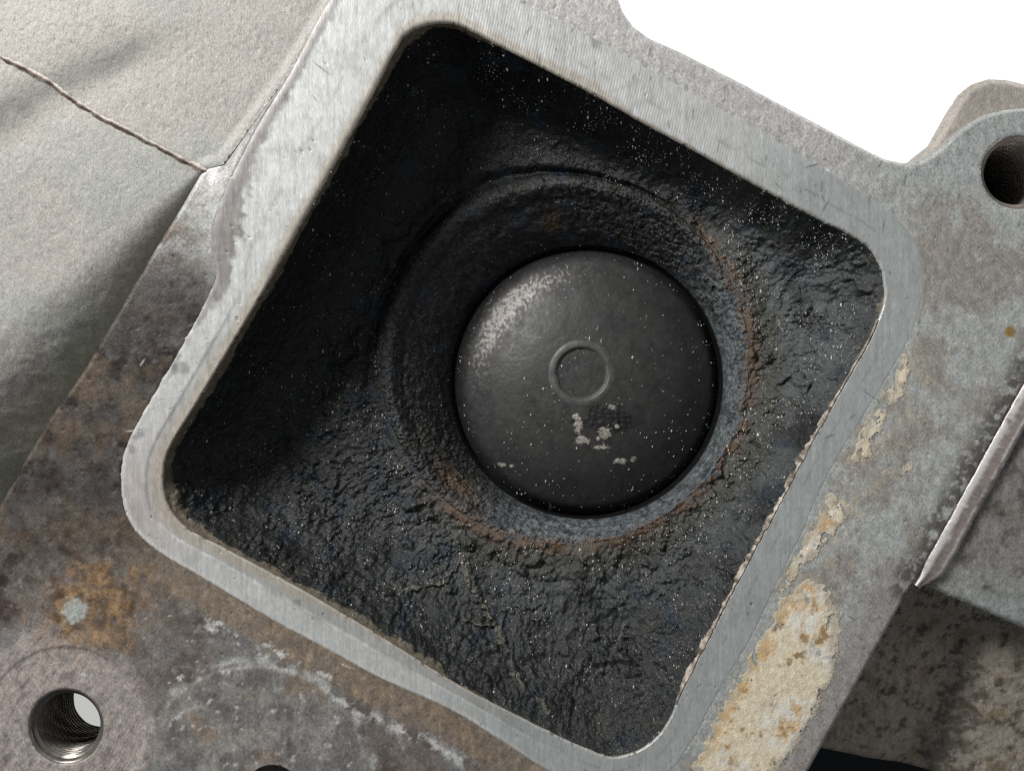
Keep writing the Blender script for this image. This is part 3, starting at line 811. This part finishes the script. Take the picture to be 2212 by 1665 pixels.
def panel_tone(x, y):
    n = fbm(x, y, 45, 5, 821, gain=.62); n2 = fbm(x, y, 14, 3, 825)
    c = mix((0.22, 0.205, 0.19), (0.34, 0.33, 0.315), n2)
    c = mix(c, (0.33, 0.35, 0.34), sm(1180, 1330, y))
    return mix(c, (0.10, 0.085, 0.075), sm(0.44, 0.66, n * .7 + .3 * n2 - 0.10 * sm(1150, 1320, y)) * 0.9)


# chamfer down the right edge: bare metal, highlight lines put into the row colours
P = resample(catmull([(2420, 500), (2350, 620), (2212, 862), (2100, 1065), (2036, 1182), (1998, 1248), (1984, 1268)], False, 8), 3, False)
T = np.gradient(P, axis=0); T /= np.linalg.norm(T, axis=1)[:, None]
nr = np.c_[-T[:, 1], T[:, 0]] * -1
taper = sm(0, 60, np.linalg.norm(P - P[-1], axis=1))
cr = np.array([-16, -11, -6, 1, 8, 15, 23, 30, 37, 44.0])
hz = np.array([-14, -4, -1, -1, -2.5, -5, -6, -7.5, -12, -22.0])
w_ = (0.35 + 0.65 * taper)[None] * (0.95 + 0.12 * fbm(P[:, 0], P[:, 1], 60, 3, 831)[None])
wob = 5 * (fbm(P[:, 0], P[:, 1], 30, 4, 833, gain=.65) - .5)
x = P[:, 0][None] + nr[:, 0][None] * (cr[:, None] * w_ - 4 + wob[None]); y = P[:, 1][None] + nr[:, 1][None] * (cr[:, None] * w_ - 4 + wob[None])
z = hz[:, None] + 2.2 * (fbm(x, y, 14, 5, 835, gain=.7) - .5)
al = np.arange(len(P))[None] * 3.0 + 0 * x; ac = cr[:, None] + 0 * x
worn = fbm(al * 0.22, ac * 1.0, 9, 4, 841, gain=.65)
t = mix((0.72, 0.68, 0.66), (0.88, 0.86, 0.85), fbm(x, y, 20, 3, 839))
wearr = np.array([.4, .28, -.12, -.16, 0.12, 0.30, 0.24, -.04, .18, .32])[:, None]
t = mix(t, mix((0.24, 0.19, 0.17), (0.50, 0.43, 0.41), fbm(x, y, 12, 3, 843)), sm(0.42, 0.60, worn + wearr))
make_mesh('bright_chamfer', W(x, y, z), strip_faces(10, len(P), False, True), None, t, M_bright, casting)

solid_with_skirt('side_panel', [(2440, 520), (2380, 640), (2236, 880), (2060, 1196), (2008, 1262), (2022, 1274), (2212, 1356), (2560, 1505), (2700, 1300), (2600, 520)],
                 -22, -160, (0.3, 0.3, 0.29), M_flange, tone_fn=panel_tone, seed=851, rough=4, round_=8, slope=(-0.02, 0))


def recess_tone(x, y):
    n = fbm(x, y, 60, 5, 861, gain=.62); n2 = fbm(x, y, 18, 4, 865); n3 = fbm(x, y, 30, 5, 869, gain=.68)
    c = mix((0.30, 0.26, 0.21), (0.42, 0.375, 0.325), n2)
    c = mix(c, (0.22, 0.165, 0.10), sm(0.5, 0.68, n) * 0.7)
    c = mix(c, (0.075, 0.05, 0.035), sm(0.56, 0.76, n3 + 0.10 * np.exp(-((x - 2090) ** 2 + (y - 1440) ** 2) / 90 ** 2)) * 0.6)
    g = (x - 2212) + 0.25 * (y - 1500)
    c = mix(c, (0.025, 0.022, 0.02), sm(0.54, 0.62, n3 + 0.13 * np.exp(-((g + 40) / 46) ** 2) * sm(1420, 1560, y)) * 0.55)
    return c


solid_with_skirt('lower_wall', [(1930, 1230), (2010, 1240), (2240, 1320), (2620, 1480), (2560, 1900), (2212, 1722), (1974, 1668), (1773, 1625), (1690, 1600)],
                 -190, -420, (0.28, 0.25, 0.21), M_cast, tone_fn=recess_tone, rough=9, seed=871, round_=12,
                 z_fn=lambda x, y: 46 * sm(1960, 2260, x) - 30 * sm(120, 0, np.abs(x - 2120 + 0.3 * (y - 1500))) - 0.10 * (y - 1300))
solid_with_skirt('shaded_gap', [(1450, 1400), (2800, 1500), (2800, 2300), (1300, 2300)], -520, -700, (0.01, 0.01, 0.01), M_black, step=24, rough=3)  # black slab standing in for the shaded gap below


# ------------------------------------------------------------------ gasket residue on the flange
def residue(P, seed, thr=0.5, ochre=0.5, lift=1.1):
    Q = np.array(P, float)
    def f(X, Y):
        d = poly_sdf(X, Y, P)
        n = fbm(X, Y, 34, 5, seed, gain=.66)
        return d + 34 * (n - .5) * 1.5 + 30 * sm(thr + .08, thr + .16, fbm(X, Y * .7, 20, 4, seed + 9, gain=.6))
    x, y, q, tt, d = sdf_grid(f, Q[:, 0].min() - 14, Q[:, 1].min() - 14, Q[:, 0].max() + 14, Q[:, 1].max() + 14, 2.6)
    n = fbm(x, y, 16, 4, seed + 3); n2 = fbm(x, y, 110, 4, seed + 5, gain=.6); n3 = fbm(x, y, 40, 5, seed + 7, gain=.7)
    z = 0.6 + lift * np.clip(-d / 14, 0, 1) + 1.3 * (n - .5)
    z = np.where(d > -0.01, -0.8, z)
    c = mix((0.78, 0.66, 0.46), (0.92, 0.84, 0.67), n)
    c = mix(c, (0.86, 0.85, 0.78), sm(0.46, 0.60, n2) * 0.85)
    c = mix(c, (0.70, 0.43, 0.15), sm(0.5, 0.64, n2 * .4 + n3 * .6 + ochre * sm(80, 10, np.abs(seg_dist(x, y, LAND[::4], True)[0])) * .22) * 0.8)
    c = mix(c, (0.30, 0.20, 0.10), sm(0.58, 0.66, n3) * 0.8)
    c = mix(c, (0.42, 0.42, 0.39), sm(0.62, 0.70, fbm(x, y, 42, 5, seed + 15, gain=.66)) * 0.8)
    c = mix(c, mix((0.46, 0.42, 0.35), (0.60, 0.54, 0.43), n), sm(-26, -1, d + 22 * (n3 - .5)) * 0.9)
    lab = np.arange(len(x))                       # keep the largest flake
    for _ in range(400):
        old = lab.copy()
        for f in (q, tt):
            m = lab[f].min(1)
            for k in range(f.shape[1]): np.minimum.at(lab, f[:, k], m)
        lab = lab[lab]
        if (lab == old).all(): break
    u, cnt = np.unique(lab, return_counts=True); big_ = u[cnt.argmax()]
    q = q[lab[q[:, 0]] == big_]; tt = tt[lab[tt[:, 0]] == big_]
    used = np.where(lab == big_)[0]; rm = np.full(len(x), -1); rm[used] = np.arange(len(used))
    return make_mesh('gasket_residue', W(x, y, z)[used], rm[q], rm[tt], c[used], M_residue, casting)


residue([(1957, 772), (1972, 800), (1950, 850), (1915, 905), (1890, 975), (1868, 1008), (1838, 990), (1860, 940), (1895, 880), (1925, 820)], 901, 0.46, 0.1)
residue([(1795, 1062), (1838, 1090), (1825, 1130), (1800, 1155), (1775, 1190), (1740, 1215), (1722, 1255), (1694, 1290), (1700, 1240), (1748, 1145)], 911, 0.5, 0.2)
residue([(1690, 1290), (1740, 1245), (1790, 1270), (1812, 1330), (1812, 1400), (1798, 1470), (1765, 1540), (1730, 1600), (1680, 1665), (1560, 1790), (1450, 1800),
         (1505, 1640), (1560, 1520), (1630, 1405)], 921, 0.55, 0.8)
residue([(1972, 985), (1990, 990), (1996, 1003), (1975, 1015), (1950, 1030), (1955, 1005)], 931, 0.42, 0.0)

# ragged paper fringe hanging over the lower right edge of the port
sel = np.where((ex > 1440) & (ey > 690) & (ey < 1520) & (lowright > 0.3))[0]
sel = sel[np.argsort(ey[sel])]
fxp, fyp = ex[sel], ey[sel]
wd = 1.5 + 8 * sm(820, 960, fyp) * sm(0.36, 0.60, fbm(fxp, fyp, 70, 4, 941, gain=.65)) * (0.2 + 1.3 * fbm(fxp, fyp, 44, 5, 943, gain=.7)) * sm(0.42, 0.5, fbm(fxp, fyp, 38, 3, 945))
cvs = np.array([-0.25, 0.0, 0.4, 0.8, 1.0])
x = fxp[None] - 0.86 * (cvs[:, None] * wd[None]); y = fyp[None] - 0.5 * (cvs[:, None] * wd[None])
z = np.array([2.2, 0.6, -1.0, -3.0, -6.0])[:, None] + 0.9 * (fbm(x, y, 8, 3, 947) - .5)
t = mix((0.20, 0.165, 0.135), (0.56, 0.49, 0.42), sm(0.35, 0.65, fbm(x, y, 26, 4, 951, gain=.7)))
t = mix(t, (0.12, 0.09, 0.07), sm(0.55, 0.68, fbm(x, y, 20, 3, 955)))
make_mesh('gasket_fringe', W(x, y, z), strip_faces(5, len(sel), False), None, t, M_residue, casting)

# ------------------------------------------------------------------ valve
valve = thing('poppet_valve', 'round dark domed valve head with a small ring mark, set in the sooty port', 'valve')
RH = np.r_[np.linspace(0, 0.9, 130), np.linspace(0.905, 1.0, 40)][:, None]
NA = 720
a = np.linspace(0, 2 * np.pi, NA, endpoint=False)[None]
vx = DCX + DR * RH * np.cos(a); vy = DCY + DR * RH * np.sin(a)


def dome(x, y):
    q = np.hypot(x - DCX, y - DCY) / DR
    return ZV + 40 + 0.04 * ((x - DCX) + (y - DCY)) - 88 * q ** 2.3 - 44 * sm(0.86, 1.02, q) ** 2


v1 = fbm(vx, vy, 110, 4, 1001); v2 = fbm(vx, vy, 30, 4, 1005); v3 = fbm(vx, vy, 8, 3, 1009)
vz = dome(vx, vy) + 3.5 * (v1 - .5) + 1.0 * (v2 - .5) + 0.7 * (v3 - .5)
RX, RY = true(1257, 806, ZV + 40)
rq = np.hypot(vx - RX, vy - RY)
vz = vz - 5 * sm(66, 56, rq)
vt = mix((0.031, 0.031, 0.030), (0.053, 0.052, 0.050), v1 * .5 + v2 * .5)
vt = mix(vt, (0.022, 0.023, 0.026), sm(0.62, 0.95, np.hypot(vx - DCX + 55, vy - DCY + 50) / DR + 0.25 * (v1 - .5)) * 0.85)  # shade on the dome's lower right, put into the colour
vt = mix(vt, (0.030, 0.030, 0.033), sm(0.5, 0.66, fbm(vx, vy, 90, 4, 1013)) * 0.6)
ringw = 0.5 + 0.5 * np.sin(np.hypot(vx - DCX, vy - DCY) / 15 + 2 * v1)
vt = vt * (0.94 + 0.12 * ringw)[..., None]
# highlight crescent at the upper left painted in, with pale flakes
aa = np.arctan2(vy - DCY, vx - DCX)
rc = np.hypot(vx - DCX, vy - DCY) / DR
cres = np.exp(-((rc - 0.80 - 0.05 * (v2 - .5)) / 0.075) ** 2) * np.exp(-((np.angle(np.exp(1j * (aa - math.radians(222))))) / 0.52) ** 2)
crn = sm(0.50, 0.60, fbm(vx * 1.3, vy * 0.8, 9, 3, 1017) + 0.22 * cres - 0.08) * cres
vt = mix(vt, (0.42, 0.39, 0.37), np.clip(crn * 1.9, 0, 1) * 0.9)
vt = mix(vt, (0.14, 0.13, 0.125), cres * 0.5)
# sooty patch and bare scabs below the ring
s1 = np.hypot((vx - true(1310, 905, ZV)[0]) / 75, (vy - true(1310, 905, ZV)[1]) / 38)
soot = sm(1.15, 0.6, s1 + 1.6 * (v2 - .5))
vt = mix(vt, (0.015, 0.015, 0.015), soot * 0.9)
vz = vz + soot * 5 * (fbm(vx, vy, 9, 3, 1023) - .35)
bare = 0 * vx
for X, Y, rx, ry in [(1248, 920, 9, 17), (1258, 950, 16, 9), (1242, 900, 6, 9), (1305, 935, 15, 13), (1290, 947, 5, 5), (1297, 965, 20, 5),
                     (1340, 995, 16, 7), (1366, 992, 8, 6), (1320, 880, 8, 5), (1085, 1005, 9, 4), (1105, 1008, 5, 4), (1190, 1100, 4, 9), (1330, 920, 5, 5)]:
    X, Y = true(X, Y, ZV)
    bare = np.maximum(bare, sm(1.25, 0.75, np.hypot((vx - X) / rx, (vy - Y) / ry) + 2.6 * (fbm(vx, vy, 12, 4, 1021, gain=.65) - .5)))
vt = mix(vt, mix((0.22, 0.205, 0.18), (0.46, 0.43, 0.385), sm(0.35, 0.65, v3)), bare * 0.9)
vz = vz + 1.8 * bare
# skirt of the head going down to the seat
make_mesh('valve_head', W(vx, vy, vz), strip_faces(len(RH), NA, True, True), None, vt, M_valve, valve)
mg = np.linspace(0, 2 * np.pi, 180, endpoint=False)[None]
prof = [(58, -5), (61, -1.2), (63.5, 1.4), (67, 2.2), (73, 2.0), (77, 0.9), (82, -1.6)]
pr = np.array(prof)
x = RX + pr[:, 0][:, None] * np.cos(mg); y = RY + pr[:, 0][:, None] * np.sin(mg)
wear = sm(0.30, 0.5, fbm(x, y, 60, 3, 1031))
z = dome(x, y) + pr[:, 1][:, None] * (0.35 + 0.65 * wear) + 0.8 * (fbm(x, y, 10, 3, 1033) - .5)
t = mix((0.055, 0.055, 0.054), (0.095, 0.094, 0.090), fbm(x, y, 18, 3, 1035))
make_mesh('centre_ring', W(x, y, z), strip_faces(len(pr), 180, True, True), None, t, M_valve, valve)


# ------------------------------------------------------------------ pale crumbs: dust, and glints of the soot made as pale grains
def crumbs(name, px, py, pz, size, parent, tone):
    n = len(px)
    base = np.array([(1, 0, 0), (-1, 0, 0), (0, 1, 0), (0, -1, 0), (0, 0, 1), (0, 0, -1)], float)
    tri = np.array([(0, 2, 4), (2, 1, 4), (1, 3, 4), (3, 0, 4), (2, 0, 5), (1, 2, 5), (3, 1, 5), (0, 3, 5)])
    s = size[:, None, None] * base[None] * np.stack([rng.uniform(.55, .9, n), rng.uniform(0.9, 1.9, n), np.full(n, .8)], -1)[:, None]
    p = np.stack([px, py, pz], -1)[:, None] + s
    p = p.reshape(-1, 3)
    c = np.repeat(np.asarray(tone), 6, 0)
    f = (tri[None] + 6 * np.arange(n)[:, None, None]).reshape(-1, 3)
    o = make_mesh(name, W(p[:, 0], p[:, 1], p[:, 2]), np.zeros((0, 4), int), f[:, ::-1], c, M_crumb, parent, smooth=False)
    o['kind'] = 'stuff'
    return o


B = np.stack([bx2, by2, bz2], -1).reshape(-1, 3)
wgt = (0.25 + 1.6 * np.clip(crust, 0, 1) + 2.2 * sm(-0.1, 0.5, (ct * 0.5 - st * 0.87))[None] * sm(0.5, 0.1, S)) * (S ** 0.6 + 0.08) * sm(0.42, 0.60, fbm(bx, by, 80, 3, 1101))
wgt = (wgt + 0 * bx).ravel(); wgt /= wgt.sum()
i = rng.choice(len(wgt), 4600, p=wgt, replace=False)
sz_ = np.clip(0.7 + rng.exponential(0.55, len(i)), 0.7, 3.6)
g = rng.uniform(0.18, 0.70, len(i))[:, None] * np.array((1, 0.98, 0.93))
crumbs('soot_glint_crumbs', B[i, 0], B[i, 1], B[i, 2] + 0.6, sz_, casting, g)
Sx = np.stack([sx, sy, sz], -1).reshape(-1, 3)
i = rng.choice(len(Sx), 420, replace=False)
crumbs('seat_crumbs', Sx[i, 0], Sx[i, 1], Sx[i, 2] + 0.6, rng.uniform(0.9, 1.8, len(i)), casting, rng.uniform(0.12, 0.38, len(i))[:, None] * np.array((1, 0.98, 0.95)))
Vp = np.stack([vx, vy, vz], -1).reshape(-1, 3)
w2 = (RH * (2.2 * cres + 0.3 + 2.2 * sm(0.5, 0.66, fbm(vx, vy, 90, 3, 1105)) + 0.25)).ravel() * (np.ravel(rc) < 0.97); w2 /= w2.sum()
i = rng.choice(len(Vp), 470, p=w2, replace=False)
sz_ = np.clip(0.8 + rng.exponential(0.6, len(i)), 0.8, 3.6) * (1 + 0.9 * cres.ravel()[i])
crumbs('dust_specks', Vp[i, 0], Vp[i, 1], Vp[i, 2] + 0.6, sz_, valve, rng.uniform(0.25, 0.65, len(i))[:, None] * np.array((1, 1, 0.98)))

# ------------------------------------------------------------------ white backdrop
co = [(-90, -90, -26), (90, -90, -26), (90, 90, -26), (-90, 90, -26)]
bd = make_mesh('backdrop', co, [(0, 1, 2, 3)], None, None, M_paper)
bd['kind'] = 'structure'
